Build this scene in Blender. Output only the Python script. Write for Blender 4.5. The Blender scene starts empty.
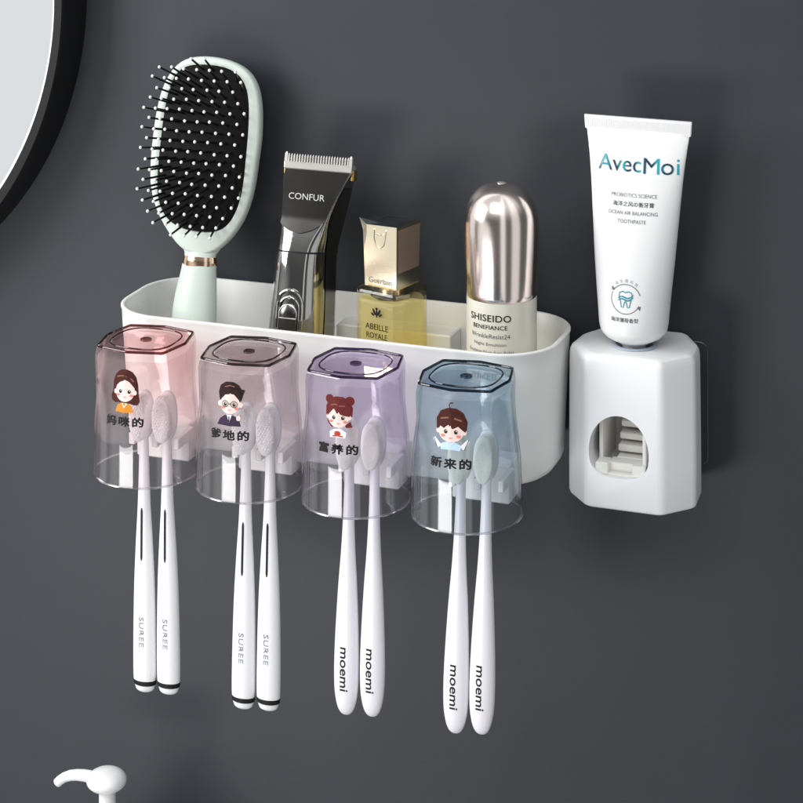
import bpy, bmesh, math, random
from math import sin, cos, pi, radians, sqrt, atan2, hypot
from mathutils import Vector, Matrix
random.seed(7)
S = 0.01                                   # all numbers below are centimetres
sc = bpy.context.scene
COL = sc.collection

# ------------------------------------------------------------------ materials
def nodes_of(name):
    m = bpy.data.materials.new(name); m.use_nodes = True
    nt = m.node_tree
    for n in list(nt.nodes): nt.nodes.remove(n)
    out = nt.nodes.new('ShaderNodeOutputMaterial')
    return m, nt, out

def pbr(name, col, rough=.4, metal=0., bump=0., bscale=300., var=0., spec=.5, coat=0., sss=0., rvar=0., trans=0., ior=1.5):
    m, nt, out = nodes_of(name)
    b = nt.nodes.new('ShaderNodeBsdfPrincipled')
    b.inputs['Base Color'].default_value = (*col, 1)
    b.inputs['Roughness'].default_value = rough
    b.inputs['Metallic'].default_value = metal
    b.inputs['Specular IOR Level'].default_value = spec
    b.inputs['Coat Weight'].default_value = coat
    b.inputs['Coat Roughness'].default_value = .08
    b.inputs['Transmission Weight'].default_value = trans
    b.inputs['IOR'].default_value = ior
    if sss:
        b.inputs['Subsurface Weight'].default_value = sss
        b.inputs['Subsurface Radius'].default_value = (1, .9, .8)
        b.inputs['Subsurface Scale'].default_value = .002
    nt.links.new(b.outputs[0], out.inputs[0])
    tc = nt.nodes.new('ShaderNodeTexCoord')
    if var or rvar:
        n = nt.nodes.new('ShaderNodeTexNoise'); n.inputs['Scale'].default_value = 35; n.inputs['Detail'].default_value = 5
        nt.links.new(tc.outputs['Object'], n.inputs['Vector'])
        if var:
            mx = nt.nodes.new('ShaderNodeMix'); mx.data_type = 'RGBA'
            mx.inputs[6].default_value = tuple(c*(1-var) for c in col)+(1,)
            mx.inputs[7].default_value = tuple(min(1, c*(1+var)) for c in col)+(1,)
            nt.links.new(n.outputs['Fac'], mx.inputs[0]); nt.links.new(mx.outputs[2], b.inputs['Base Color'])
        if rvar:
            r = nt.nodes.new('ShaderNodeMapRange')
            r.inputs['To Min'].default_value = max(0, rough-rvar); r.inputs['To Max'].default_value = rough+rvar
            nt.links.new(n.outputs['Fac'], r.inputs['Value']); nt.links.new(r.outputs[0], b.inputs['Roughness'])
    if bump:
        n2 = nt.nodes.new('ShaderNodeTexNoise'); n2.inputs['Scale'].default_value = bscale; n2.inputs['Detail'].default_value = 3
        nt.links.new(tc.outputs['Object'], n2.inputs['Vector'])
        bp = nt.nodes.new('ShaderNodeBump'); bp.inputs['Strength'].default_value = bump; bp.inputs['Distance'].default_value = .0004
        nt.links.new(n2.outputs['Fac'], bp.inputs['Height']); nt.links.new(bp.outputs[0], b.inputs['Normal'])
    return m

def thin_clear(name, top, bottom, z0, z1, edge, ior=1.65, rough=.03, gl=1.0, haze=None):
    """tinted clear plastic: tint runs from `top` (z0, cm) to `bottom` (z1, cm); darker at grazing angles"""
    m, nt, out = nodes_of(name)
    L = nt.links
    tc = nt.nodes.new('ShaderNodeTexCoord'); sp = nt.nodes.new('ShaderNodeSeparateXYZ')
    L.new(tc.outputs['Object'], sp.inputs[0])
    mr = nt.nodes.new('ShaderNodeMapRange'); mr.interpolation_type = 'SMOOTHSTEP'
    mr.inputs['From Min'].default_value = z1*S; mr.inputs['From Max'].default_value = z0*S
    L.new(sp.outputs['Z'], mr.inputs['Value'])
    mx = nt.nodes.new('ShaderNodeMix'); mx.data_type = 'RGBA'
    mx.inputs[6].default_value = (*bottom, 1); mx.inputs[7].default_value = (*top, 1)
    L.new(mr.outputs[0], mx.inputs[0])
    lw = nt.nodes.new('ShaderNodeLayerWeight'); lw.inputs['Blend'].default_value = .5
    pw = nt.nodes.new('ShaderNodeMath'); pw.operation = 'POWER'; pw.inputs[1].default_value = 5
    L.new(lw.outputs['Facing'], pw.inputs[0])
    ed = nt.nodes.new('ShaderNodeMix'); ed.data_type = 'RGBA'; ed.blend_type = 'MULTIPLY'
    ed.inputs[7].default_value = (*edge, 1)
    L.new(pw.outputs[0], ed.inputs[0]); L.new(mx.outputs[2], ed.inputs[6])
    tr = nt.nodes.new('ShaderNodeBsdfTransparent'); L.new(ed.outputs[2], tr.inputs['Color'])
    g = nt.nodes.new('ShaderNodeBsdfGlossy'); g.inputs['Roughness'].default_value = rough
    g.inputs['Color'].default_value = (gl, gl, gl, 1)
    f0 = ((ior-1)/(ior+1))**2
    fr = nt.nodes.new('ShaderNodeMath'); fr.operation = 'MULTIPLY_ADD'; fr.inputs[1].default_value = .55; fr.inputs[2].default_value = f0
    L.new(pw.outputs[0], fr.inputs[0])
    nz = nt.nodes.new('ShaderNodeTexNoise'); nz.inputs['Scale'].default_value = 45; nz.inputs['Detail'].default_value = 1
    mp = nt.nodes.new('ShaderNodeMapping'); mp.inputs['Scale'].default_value = (1, 1, .15)
    L.new(tc.outputs['Object'], mp.inputs[0]); L.new(mp.outputs[0], nz.inputs['Vector'])
    bp = nt.nodes.new('ShaderNodeBump'); bp.inputs['Strength'].default_value = .25; bp.inputs['Distance'].default_value = .001
    L.new(nz.outputs['Fac'], bp.inputs['Height']); L.new(bp.outputs[0], g.inputs['Normal'])
    ms = nt.nodes.new('ShaderNodeMixShader')
    L.new(fr.outputs[0], ms.inputs[0]); L.new(tr.outputs[0], ms.inputs[1]); L.new(g.outputs[0], ms.inputs[2])
    if haze:
        df = nt.nodes.new('ShaderNodeBsdfTranslucent'); df2 = nt.nodes.new('ShaderNodeBsdfDiffuse')
        ad = nt.nodes.new('ShaderNodeMixShader'); L.new(df.outputs[0], ad.inputs[1]); L.new(df2.outputs[0], ad.inputs[2])
        for d_ in (df, df2): d_.inputs['Color'].default_value = (*haze[1], 1)
        mh = nt.nodes.new('ShaderNodeMixShader'); mh.inputs[0].default_value = haze[0]
        L.new(ms.outputs[0], mh.inputs[1]); L.new(ad.outputs[0], mh.inputs[2]); L.new(mh.outputs[0], out.inputs[0])
    else: L.new(ms.outputs[0], out.inputs[0])
    return m

def flat(name, col, rough=.6): return pbr(name, col, rough, spec=.12)
M = {}
M['wall'] = pbr('wall_paint', (.0345, .0385, .0458), .45, bump=.12, bscale=520, var=.06, rvar=.03, spec=.3)
M['white'] = pbr('white_plastic', (.80, .80, .79), .32, bump=.04, bscale=900, rvar=.05, sss=.15)
M['boxwhite'] = pbr('milky_plastic', (.80, .80, .785), .38, bump=.05, bscale=700, rvar=.05, sss=.2)
M['dispwhite'] = pbr('satin_white_plastic', (.84, .85, .86), .30, bump=.03, bscale=800)
M['levwhite'] = pbr('warm_white_plastic', (.80, .78, .73), .45)
M['tube'] = pbr('tube_laminate', (.82, .82, .82), .33, bump=.10, bscale=60, rvar=.05)
M['brushwhite'] = pbr('toothbrush_plastic', (.82, .82, .84), .3, sss=.2, rvar=.05)
M['brushlilac'] = pbr('lilac_white_plastic', (.79, .77, .82), .3, sss=.2, rvar=.05)
M['bristle'] = pbr('white_bristle', (.97, .96, .98), .5, sss=.3)
M['bristlecream'] = pbr('cream_bristle', (.95, .93, .84), .5, sss=.3)
M['black'] = pbr('black_paint', (.010, .010, .011), .5, rvar=.06, spec=.25)
M['ink'] = flat('black_ink', (.02, .02, .022), .5)
M['greyink'] = flat('grey_ink', (.36, .36, .37), .5)
M['darkgreyink'] = flat('dark_grey_ink', (.16, .17, .18), .5)
M['silverink'] = pbr('silver_ink', (.8, .8, .8), .3, metal=.6)
M['mint'] = pbr('mint_plastic', (.58, .655, .60), .40, bump=.04, bscale=1400, rvar=.05)
M['cushion'] = pbr('black_rubber', (.003, .003, .0035), .7, bump=.3, bscale=500, spec=.2)
M['pin'] = pbr('black_nylon', (.010, .010, .011), .3)
M['ball'] = pbr('white_nylon', (.80, .80, .80), .4)
M['gold'] = pbr('rose_gold', (.93, .66, .47), .16, metal=1, rvar=.05)
M['chrome'] = pbr('dark_chrome', (.48, .47, .455), .07, metal=1, rvar=.04, var=.05)
M['gunmetal'] = pbr('gunmetal', (.14, .135, .13), .20, metal=1, rvar=.05)
M['darkside'] = pbr('darker_chrome', (.30, .29, .27), .14, metal=1, rvar=.03)
M['steel'] = pbr('blade_steel', (.82, .80, .75), .25, metal=.75, rvar=.08)
M['brass'] = pbr('blade_brass', (.60, .42, .15), .3, metal=1)
M['champagne'] = pbr('champagne_metal', (.98, .89, .66), .17, metal=1, rvar=.03)
M['champside'] = pbr('neck_gold_side_reflection', (.90, .68, .50), .24, metal=.85, rvar=.03)  # copper tone painted for the cap side's reflection; also the neck metal
M['capmirror'] = pbr('mirror_metal', (.34, .34, .34), .06, metal=1)
M['pinkchrome'] = pbr('rose_silver_metal', (.94, .82, .76), .18, metal=1, rvar=.03)
M['frost'] = pbr('frosted_bottle', (.66, .64, .55), .25, sss=.3, coat=.4)
M['plasticpump'] = pbr('glossy_white_plastic', (.84, .84, .84), .2, sss=.1)
M['mirror'] = pbr('silvered_glass', (.93, .94, .95), .02, metal=1)
M['bevel'] = pbr('polished_glass_edge', (.93, .94, .95), .25, metal=.3)
M['ring'] = pbr('blue_grey_rubber', (.42, .48, .57), .4)
M['skin'] = flat('skin_print', (.78, .62, .58))
M['blush'] = flat('blush_print', (.72, .22, .18))
M['hairbrown'] = flat('brown_hair_print', (.065, .018, .014))
M['hairdark'] = flat('dark_hair_print', (.028, .015, .014))
M['hairred'] = flat('auburn_hair_print', (.13, .022, .022))
M['hairhi'] = flat('hair_highlight_print', (.26, .12, .09))
M['orange'] = flat('orange_print', (.62, .25, .03))
M['navy'] = flat('navy_print', (.045, .03, .06))
M['red'] = flat('red_print', (.45, .05, .04))
M['babyblue'] = flat('pale_blue_print', (.50, .66, .84))
M['whiteprint'] = flat('white_print', (.78, .78, .80))
M['teal'] = flat('teal_print', (.03, .27, .33), .35)
M['liquid'] = None

def teal_gradient():
    m, nt, out = nodes_of('teal_foil'); L = nt.links
    b = nt.nodes.new('ShaderNodeBsdfPrincipled'); b.inputs['Roughness'].default_value = .3
    tc = nt.nodes.new('ShaderNodeTexCoord'); w = nt.nodes.new('ShaderNodeTexWave')
    w.inputs['Scale'].default_value = 28; w.inputs['Distortion'].default_value = 1.2
    L.new(tc.outputs['Object'], w.inputs['Vector'])
    r = nt.nodes.new('ShaderNodeValToRGB')
    r.color_ramp.elements[0].color = (.008, .045, .085, 1); r.color_ramp.elements[1].color = (.03, .36, .42, 1)
    r.color_ramp.elements[0].position = .35
    L.new(w.outputs['Fac'], r.inputs[0]); L.new(r.outputs[0], b.inputs['Base Color']); L.new(b.outputs[0], out.inputs[0])
    return m
M['foil'] = teal_gradient()
M['film'] = thin_clear('clear_adhesive_film', (.97, .97, .97), (.97, .97, .97), 0, -1, (.9, .9, .9), ior=1.25, rough=.25, gl=.5)
M['filmedge'] = thin_clear('film_edge', (.93, .94, .95), (.93, .94, .95), 0, -1, (.9, .9, .9), ior=1.7, rough=.3)
M['bottleglass'] = thin_clear('yellow_tinted_glass', (.98, .955, .82), (.98, .955, .82), 0, -1, (.85, .62, .12), ior=1.5)
M['dropglass'] = thin_clear('clear_bottle_shoulder', (.90, .82, .52), (.90, .82, .52), 0, -1, (.5, .36, .08), ior=1.5)

def liquid_mat():
    m, nt, out = nodes_of('golden_oil'); L = nt.links
    b = nt.nodes.new('ShaderNodeBsdfPrincipled')
    b.inputs['Base Color'].default_value = (.99, .93, .66, 1); b.inputs['Roughness'].default_value = .12
    b.inputs['Coat Weight'].default_value = .3
    t = nt.nodes.new('ShaderNodeBsdfTransparent'); t.inputs['Color'].default_value = (.98, .93, .68, 1)
    ms = nt.nodes.new('ShaderNodeMixShader'); ms.inputs[0].default_value = .22
    L.new(t.outputs[0], ms.inputs[1]); L.new(b.outputs[0], ms.inputs[2]); L.new(ms.outputs[0], out.inputs[0])
    return m
M['liquid'] = liquid_mat()

# ------------------------------------------------------------------ object helpers
def empty(name, loc, label=None, cat=None, group=None):
    o = bpy.data.objects.new(name, None); COL.objects.link(o)
    o.empty_display_size = .01
    o.location = Vector(loc)*S
    if label: o['label'] = label
    if cat: o['category'] = cat
    if group: o['group'] = group
    return o

def mesh(name, V, F, mat, parent=None, smooth=True, fm=None, sharp=35):
    """V in cm, in the frame of the top-level thing"""
    me = bpy.data.meshes.new(name)
    me.from_pydata([(v[0]*S, v[1]*S, v[2]*S) for v in V], [], F)
    mats = mat if isinstance(mat, (list, tuple)) else [mat]
    for m in mats: me.materials.append(m)
    if fm:
        for p, i in zip(me.polygons, fm): p.material_index = i
    me.validate(); me.update()
    bm = bmesh.new(); bm.from_mesh(me); bmesh.ops.recalc_face_normals(bm, faces=bm.faces); bm.to_mesh(me); bm.free()
    if smooth:
        for p in me.polygons: p.use_smooth = True
        try: me.set_sharp_from_angle(angle=radians(sharp))
        except Exception: pass
    o = bpy.data.objects.new(name, me); COL.objects.link(o)
    if parent: o.parent = parent
    return o

class MB:
    def __init__(s): s.V = []; s.F = []; s.m = []
    def add(s, V, F, mi=0):
        b = len(s.V); s.V += [tuple(v) for v in V]; s.F += [tuple(i+b for i in f) for f in F]; s.m += [mi]*len(F); return s
    def loft(s, rings, cap0=True, cap1=True, mi=0, closed=True):
        n = len(rings[0]); V = [p for r in rings for p in r]; F = []
        for i in range(len(rings)-1):
            for j in range(n if closed else n-1):
                k = (j+1) % n
                F.append((i*n+j, i*n+k, (i+1)*n+k, (i+1)*n+j))
        if cap0: F.append(tuple(range(n-1, -1, -1)))
        if cap1: F.append(tuple((len(rings)-1)*n+j for j in range(n)))
        return s.add(V, F, mi)
    def lathe(s, prof, c=(0, 0, 0), n=48, mi=0, axis='z', cap0=True, cap1=True):
        rings = []
        for r, h in prof:
            R = []
            for k in range(n):
                a = 2*pi*k/n
                if axis == 'z': R.append((c[0]+r*cos(a), c[1]+r*sin(a), c[2]+h))
                elif axis == 'y': R.append((c[0]+r*cos(a), c[1]+h, c[2]+r*sin(a)))
                else: R.append((c[0]+h, c[1]+r*cos(a), c[2]+r*sin(a)))
            rings.append(R)
        return s.loft(rings, cap0, cap1, mi)
    def tube(s, pts, r, n=10, mi=0, closed=False):
        pts = [Vector(p) for p in pts]; N = len(pts); rings = []; up = None
        for i, p in enumerate(pts):
            if closed: t = pts[(i+1) % N]-pts[i-1]
            else: t = pts[min(i+1, N-1)]-pts[max(i-1, 0)]
            t.normalize()
            if up is None: up = Vector((0, 0, 1)) if abs(t.z) < .9 else Vector((1, 0, 0))
            a = t.cross(up)
            if a.length < 1e-4: a = t.cross(Vector((0, 1, 0)))
            a.normalize(); b = a.cross(t).normalized(); up = b
            rr = r[i] if isinstance(r, (list, tuple)) else r
            rings.append([tuple(p+a*(rr*cos(2*pi*k/n))+b*(rr*sin(2*pi*k/n))) for k in range(n)])
        if closed: rings.append(rings[0]); return s.loft(rings, False, False, mi)
        return s.loft(rings, True, True, mi)
    def box(s, x0, x1, y0, y1, z0, z1, bev=.05, mi=0):
        r = []
        for z, i in ((z0, bev), (z0+bev, 0), (z1-bev, 0), (z1, bev)):
            r.append([(x, y, z) for x, y in rrect(x0+i, x1-i, y0+i, y1-i, max(bev, .02), 3)])
        return s.loft(r, mi=mi)
    def build(s, name, mat, parent=None, f=None, **k):
        V = [f(v) for v in s.V] if f else s.V
        return mesh(name, V, s.F, mat, parent, fm=s.m, **k)

def rrect(x0, x1, y0, y1, r, n=8):
    P = []
    for cx, cy, a0 in ((x1-r, y0+r, -90), (x1-r, y1-r, 0), (x0+r, y1-r, 90), (x0+r, y0+r, 180)):
        for k in range(n+1):
            a = radians(a0+90*k/n); P.append((cx+r*cos(a), cy+r*sin(a)))
    return P

def lerp_tab(tab, t):
    """tab: rows (t, a, b, ..) sorted ascending, smooth interpolation"""
    if t <= tab[0][0]: return tab[0][1:]
    for i in range(len(tab)-1):
        if t <= tab[i+1][0]:
            p, q = tab[i], tab[i+1]; u = (t-p[0])/(q[0]-p[0])
            pp = tab[i-1] if i > 0 else p; qq = tab[i+2] if i+2 < len(tab) else q
            out = []
            for k in range(1, len(p)):
                m0 = (q[k]-pp[k])/(q[0]-pp[0])*(q[0]-p[0]); m1 = (qq[k]-p[k])/(qq[0]-p[0])*(q[0]-p[0])
                h = (2*u**3-3*u*u+1)*p[k]+(u**3-2*u*u+u)*m0+(-2*u**3+3*u*u)*q[k]+(u**3-u*u)*m1
                out.append(h)
            return tuple(out)
    return tab[-1][1:]

_tc = {}
def text_mesh(s, size, bold=0., spacing=1.):
    key = (s, size, bold, spacing)
    if key in _tc: return _tc[key]
    c = bpy.data.curves.new('t', 'FONT'); c.body = s; c.size = size; c.offset = 0
    c.align_x = 'CENTER'; c.align_y = 'CENTER'; c.space_character = spacing; c.resolution_u = 4
    o = bpy.data.objects.new('t', c); COL.objects.link(o)
    dg = bpy.context.evaluated_depsgraph_get(); dg.update()
    me = o.evaluated_get(dg).to_mesh()
    V = [(v.co.x, v.co.y) for v in me.vertices]; F = [tuple(p.vertices) for p in me.polygons]
    o.to_mesh_clear(); bpy.data.objects.remove(o); bpy.data.curves.remove(c)
    if V:
        # centre on real bounds
        xs = [v[0] for v in V]; ys = [v[1] for v in V]
        mx, my = (min(xs)+max(xs))/2, (min(ys)+max(ys))/2
        V = [(x-mx, y-my) for x, y in V]
    if bold and V:                      # heavier stroke: the same glyphs printed five times, a hair apart
        n = len(V); V0, F0 = V, F; V, F = [], []
        for q, (dx, dy) in enumerate(((0, 0), (bold, 0), (-bold, 0), (0, bold), (0, -bold), (bold*.7, bold*.7), (-bold*.7, bold*.7), (bold*.7, -bold*.7), (-bold*.7, -bold*.7))):
            V += [(x+dx, y+dy) for x, y in V0]; F += [tuple(i+q*n for i in f) for f in F0]
    _tc[key] = (V, F)
    return _tc[key]

def lettering(name, s, fn, mat, parent, height=None, width=None, size=1., bold=0., spacing=1., rot=0., at=(0, 0)):
    """text laid on a surface: fn(s, t) -> point.  scaled to `width` (or `height`)"""
    V, F = text_mesh(s, size, bold, spacing)
    w = max(v[0] for v in V)-min(v[0] for v in V); h = max(v[1] for v in V)-min(v[1] for v in V)
    k = width/w if width else height/h
    ky = height/h if (width and height) else k
    P = []
    for x, y in V:
        x, y = x*k, y*ky
        x, y = x*cos(rot)-y*sin(rot), x*sin(rot)+y*cos(rot)
        P.append(fn(x+at[0], y+at[1]))
    return mesh(name, P, F, mat, parent, smooth=False)

def sheet(mb, pts, fn, mi=0, centre=None):
    """star-shaped flat patch laid on a surface with a fan of small faces"""
    if centre is None: centre = (sum(p[0] for p in pts)/len(pts), sum(p[1] for p in pts)/len(pts))
    n = len(pts); V = [fn(*centre)]
    for r in (.5, 1):
        V += [fn(centre[0]+(p[0]-centre[0])*r, centre[1]+(p[1]-centre[1])*r) for p in pts]
    F = [(0, 1+i, 1+(i+1) % n) for i in range(n)]
    F += [(1+i, 1+n+i, 1+n+(i+1) % n, 1+(i+1) % n) for i in range(n)]
    mb.add(V, F, mi)
def ell(cx, cy, a, b, n=28, rot=0, a0=0, a1=360):
    P = []
    for k in range(n):
        t = radians(a0+(a1-a0)*k/(n if a1-a0 == 360 else n-1)); x, y = a*cos(t), b*sin(t)
        P.append((cx+x*cos(rot)-y*sin(rot), cy+x*sin(rot)+y*cos(rot)))
    return P
def stroke(mb, pts, w, fn, mi=0):
    n = len(pts); L = []; R = []
    for i in range(n):
        a = pts[max(i-1, 0)]; b = pts[min(i+1, n-1)]; dx, dy = b[0]-a[0], b[1]-a[1]; d = hypot(dx, dy) or 1
        ww = w[i] if isinstance(w, (list, tuple)) else w
        nx, ny = -dy/d*ww/2, dx/d*ww/2
        L.append(fn(pts[i][0]+nx, pts[i][1]+ny)); R.append(fn(pts[i][0]-nx, pts[i][1]-ny))
    mb.add(L+R, [(i, i+1, n+i+1, n+i) for i in range(n-1)], mi)

# ------------------------------------------------------------------ wall and mirror
WY = 13.5
mb = MB(); mb.add([(-160, WY, -120), (200, WY, -120), (200, WY, 130), (-160, WY, 130)], [(0, 1, 2, 3)])
w = mb.build('wall', M['wall'], smooth=False); w['kind'] = 'structure'

mx, mz = -35.05, 19.0
t = empty('wall_mirror', (mx, WY, mz), 'large round mirror in a deep black frame hanging on the dark wall at upper left', 'mirror')
mb = MB(); yf = 10-WY
mb.lathe([(23.3, 0), (23.9, 0), (23.9, yf+.15), (23.8, yf), (23.22, yf+.03), (23.12, yf+.25), (23.1, yf+1.0), (23.1, 0), (23.3, 0)], n=200, axis='y', cap0=False, cap1=False)
mb.build('frame', M['black'], t)
mb = MB(); mb.lathe([(23.09, yf+.4), (.01, yf+.4)], n=200, axis='y', cap0=False, cap1=True)
mb.build('glass', M['mirror'], t)
mb = MB(); mb.lathe([(23.13, yf+.2), (22.93, yf+.38), (23.13, yf+.38)], n=200, axis='y', cap0=False, cap1=False)
mb.build('glass_edge', M['bevel'], t)

# ------------------------------------------------------------------ storage box (shelf)
bx0, bx1, by0, by1, bz0, bz1 = -4.9, 24.65, 3.6, 12.9, -8.15, .2
t = empty('storage_box', (10, 12.9, -8), 'long white rounded plastic caddy box fixed on the dark wall holding brush clipper and bottles', 'bathroom caddy')
def bring(i, z, dr=0., n=14, r=3.5):
    k = (bz1-z)/(bz1-bz0)
    tx = .45*k; ty0 = .35*k
    return [(x-10, y-12.9, z+8) for x, y in rrect(bx0+tx+i, bx1-tx-i, by0+ty0+i, by1-i*.9-.1*k, max(r-i, .4), n)]
mb = MB()
T = .22
rings = [bring(.9, bz0), bring(.45, bz0+.06), bring(.15, bz0+.28), bring(.0, bz0+.7)]
for k in range(1, 8): rings.append(bring(0, bz0+.7+(bz1-.25-bz0-.7)*k/8))
rings += [bring(.02, bz1-.25), bring(-.03, bz1-.17), bring(-.03, bz1-.05), bring(.03, bz1), bring(T-.03, bz1), bring(T+.03, bz1-.05)]
for z in (-1, -3, -5, -7): rings.append(bring(T, z))
rings += [bring(T+.15, bz0+.5), bring(T+.5, bz0+.32)]
mb.loft(rings, True, True)
mb.build('bin', M['boxwhite'], t, sharp=50)
mb = MB()                                   # raised mounting ledge inside against the back wall
mb.box(8.6-10, 16.5-10, 10.5-12.9, 12.6-12.9, bz0+.3+8, -1.25+8, .1)
mb.box(20.2-10, 23.3-10, 9.9-12.9, 12.6-12.9, bz0+.3+8, -3.4+8, .1)
mb.build('inner_ledge', M['boxwhite'], t)
for i in range(4):
    cx = 7*i
    mb = MB()
    # forked toothbrush holder: back plate, three prongs and a low lip
    mb.box(cx-1.45-10, cx+2.15-10, 1.6-12.9, 4.0-12.9, -8.0+8, -5.7+8, .08)
    for a, b in ((-.95, -.55), (.62, 1.02), (2.12, 2.45)):
        mb.box(cx+a-10, cx+b-10, -.55-12.9, 1.75-12.9, -6.5+8, -5.78+8, .05)
    mb.build('toothbrush_rack', M['white'], t)

# ------------------------------------------------------------------ toothbrushes
def brush_head_outline(n=40, hw=.66, top=0., bot=-3.05):
    P = []
    L = top-bot
    for k in range(n):
        a = 2*pi*k/n + pi/2
        x = hw*cos(a); z = (top+bot)/2+L/2*sin(a)
        u = (z-bot)/L
        x = hw*(1 if cos(a) > 0 else -1)*abs(cos(a))**.75*(1.0 if u > .35 else (.86+.4*u))
        P.append((x, z))
    return P
def make_brush(kind, label, group):
    A = kind == 'A'
    t = empty('toothbrush', (0, 0, 0), label, 'toothbrush', group)
    if A: tab = [(-18.45, .62, .40), (-18.25, .70, .46), (-17.7, .76, .5), (-15, .75, .5), (-12, .68, .47), (-9.5, .56, .42), (-7.2, .42, .36), (-5, .34, .30), (-3.4, .30, .26), (-2.7, .30, .2)]
    else: tab = [(-18.0, .03, .03), (-17.93, .26, .16), (-17.7, .46, .28), (-17.3, .61, .36), (-16.6, .735, .42), (-15.5, .785, .46), (-14, .77, .46), (-12, .69, .44), (-10, .58, .41), (-8, .44, .36), (-6, .35, .31), (-4, .30, .28), (-2.7, .30, .2)]
    mat = M['brushwhite'] if A else M['brushlilac']
    mb = MB(); rings = []
    def ring(z, a, b, n=28): return [(a*cos(2*pi*k/n), b*sin(2*pi*k/n), z) for k in range(n)]
    if A:
        for k in range(6):
            u = k/6; rings.append(ring(-18.45-.28*cos(u*pi/2), .60*sin(u*pi/2)+.02, .38*sin(u*pi/2)+.02))
    N = 60
    for k in range(N+1):
        z = tab[0][0]+(tab[-1][0]-tab[0][0])*(k/N)**(1.7 if not A else 1)
        if not A and k == 0: z = tab[0][0]
        a, b = lerp_tab(tab, z); rings.append(ring(z, max(a, .03), max(b, .03)))
    mb.loft(rings); h = mb.build('handle', mat, t, sharp=60)
    fs = lambda z, x=0.: -lerp_tab(tab, z)[1]*sqrt(max(0, 1-(x/lerp_tab(tab, z)[0])**2))
    fn = lambda x, z: (x, fs(z, x)-.012, z)
    # head
    out = brush_head_outline()
    mb = MB()
    mb.loft([[(x*.86, .30, (z+1.5)*.92-1.5) for x, z in out], [(x, .20, z) for x, z in out], [(x, .02, z) for x, z in out], [(x*.95, -.06, (z+1.5)*.97-1.5) for x, z in out]])
    hd = mb.build('head', mat, t, sharp=40)
    mb = MB()
    mb.loft([[(x*.90, -.03, (z+1.5)*.93-1.5) for x, z in out], [(x*.90, -.55, (z+1.5)*.93-1.5) for x, z in out], [(x*.90, -.90, (z+1.5)*.92-1.5) for x, z in out], [(x*.80, -.985, (z+1.5)*.84-1.5) for x, z in out], [(x*.4, -1.01, (z+1.5)*.4-1.5) for x, z in out]])
    st_, rad = (.17, .082) if A else (.115, .058)
    for i in range(int(2.9/(st_*.9))):
        z = -.18-i*st_*.9
        for j in range(-5, 6):
            x = j*st_+(st_/2 if i % 2 else 0)
            r = hypot(x/.57, (z+1.5)/1.40)
            if r > 1: continue
            hgt = (1.05 if A else 1.03)-.12*r**4+random.uniform(-.008, .008)
            rx, rz = random.uniform(-.012, .012), random.uniform(-.012, .012)
            mb.tube([(x, -.5, z), (x+rx, -hgt+.02, z+rz), (x+rx, -hgt, z+rz)], [rad, rad*.97, rad*.75], n=7)
    mb.build('bristles', M['bristle'] if A else M['bristlecream'], hd, sharp=50)
    if A:
        mb = MB(); zz = [-7.2-3.25*k/16 for k in range(17)]
        stroke(mb, [(0, z) for z in zz], [.07]+[.15]*15+[.07], fn)
        mb.build('grip_line', M['ink'], h, smooth=False)
        mb = MB(); rr = []
        for z, e in ((-18.22, .005), (-18.2, .02), (-17.94, .02), (-17.92, .005)):
            a, b = lerp_tab(tab, z); rr.append(ring(z, a+e, b+e, 36))
        mb.loft(rr, False, False); mb.build('end_band', M['black'], h)
        lettering('lettering', 'SUREE', fn, M['greyink'], h, width=1.85, height=.32, rot=-pi/2, at=(.0, -14.85), spacing=1.1, bold=.012)
    else:
        lettering('lettering', 'moemi', fn, M['ink'], h, width=2.65, height=.50, rot=-pi/2, at=(-.02, -15.1), bold=.014)
    return t
def copy_tree(o, parent=None):
    c = o.copy(); COL.objects.link(c)
    if parent: c.parent = parent
    for ch in list(o.children):
        if ch.name in COL.objects: copy_tree(ch, c)
    return c
GA = 'black banded toothbrushes hanging under the two left cups'
GB = 'round ended toothbrushes hanging under the two right cups'
bspec = [
 ('A', (.05, -3.05), (.07, -21.7), 'white toothbrush with black end band, left one of the pair under the pink cup'),
 ('A', (1.62, -2.95), (1.70, -21.75), 'white toothbrush with black end band, right one of the pair under the pink cup'),
 ('A', (7.02, -3.05), (6.73, -21.7), 'white toothbrush with black end band, left one of the pair under the grey mauve cup'),
 ('A', (8.62, -2.9), (8.39, -21.75), 'white toothbrush with black end band, right one of the pair under the grey mauve cup'),
 ('B', (13.80, -3.1), (13.46, -21.0), 'pale toothbrush with rounded plain end, left one of the pair under the lavender cup'),
 ('B', (15.42, -2.95), (15.13, -21.0), 'pale toothbrush with rounded plain end, right one of the pair under the lavender cup'),
 ('B', (20.90, -3.1), (20.38, -21.0), 'pale toothbrush with rounded plain end, left one of the pair under the blue cup'),
 ('B', (22.48, -2.9), (22.0, -21.0), 'pale toothbrush with rounded plain end, right one of the pair under the blue cup')]
proto = {}
for kd, tp, bt, lab in bspec:
    if kd not in proto: o = proto[kd] = make_brush(kd, lab, GA if kd == 'A' else GB)
    else: o = copy_tree(proto[kd])
    o['label'] = lab
    o.location = Vector((tp[0], -.45, tp[1]))*S
    o.rotation_euler = (0, atan2(tp[0]-bt[0], tp[1]-bt[1]), 0)

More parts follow.
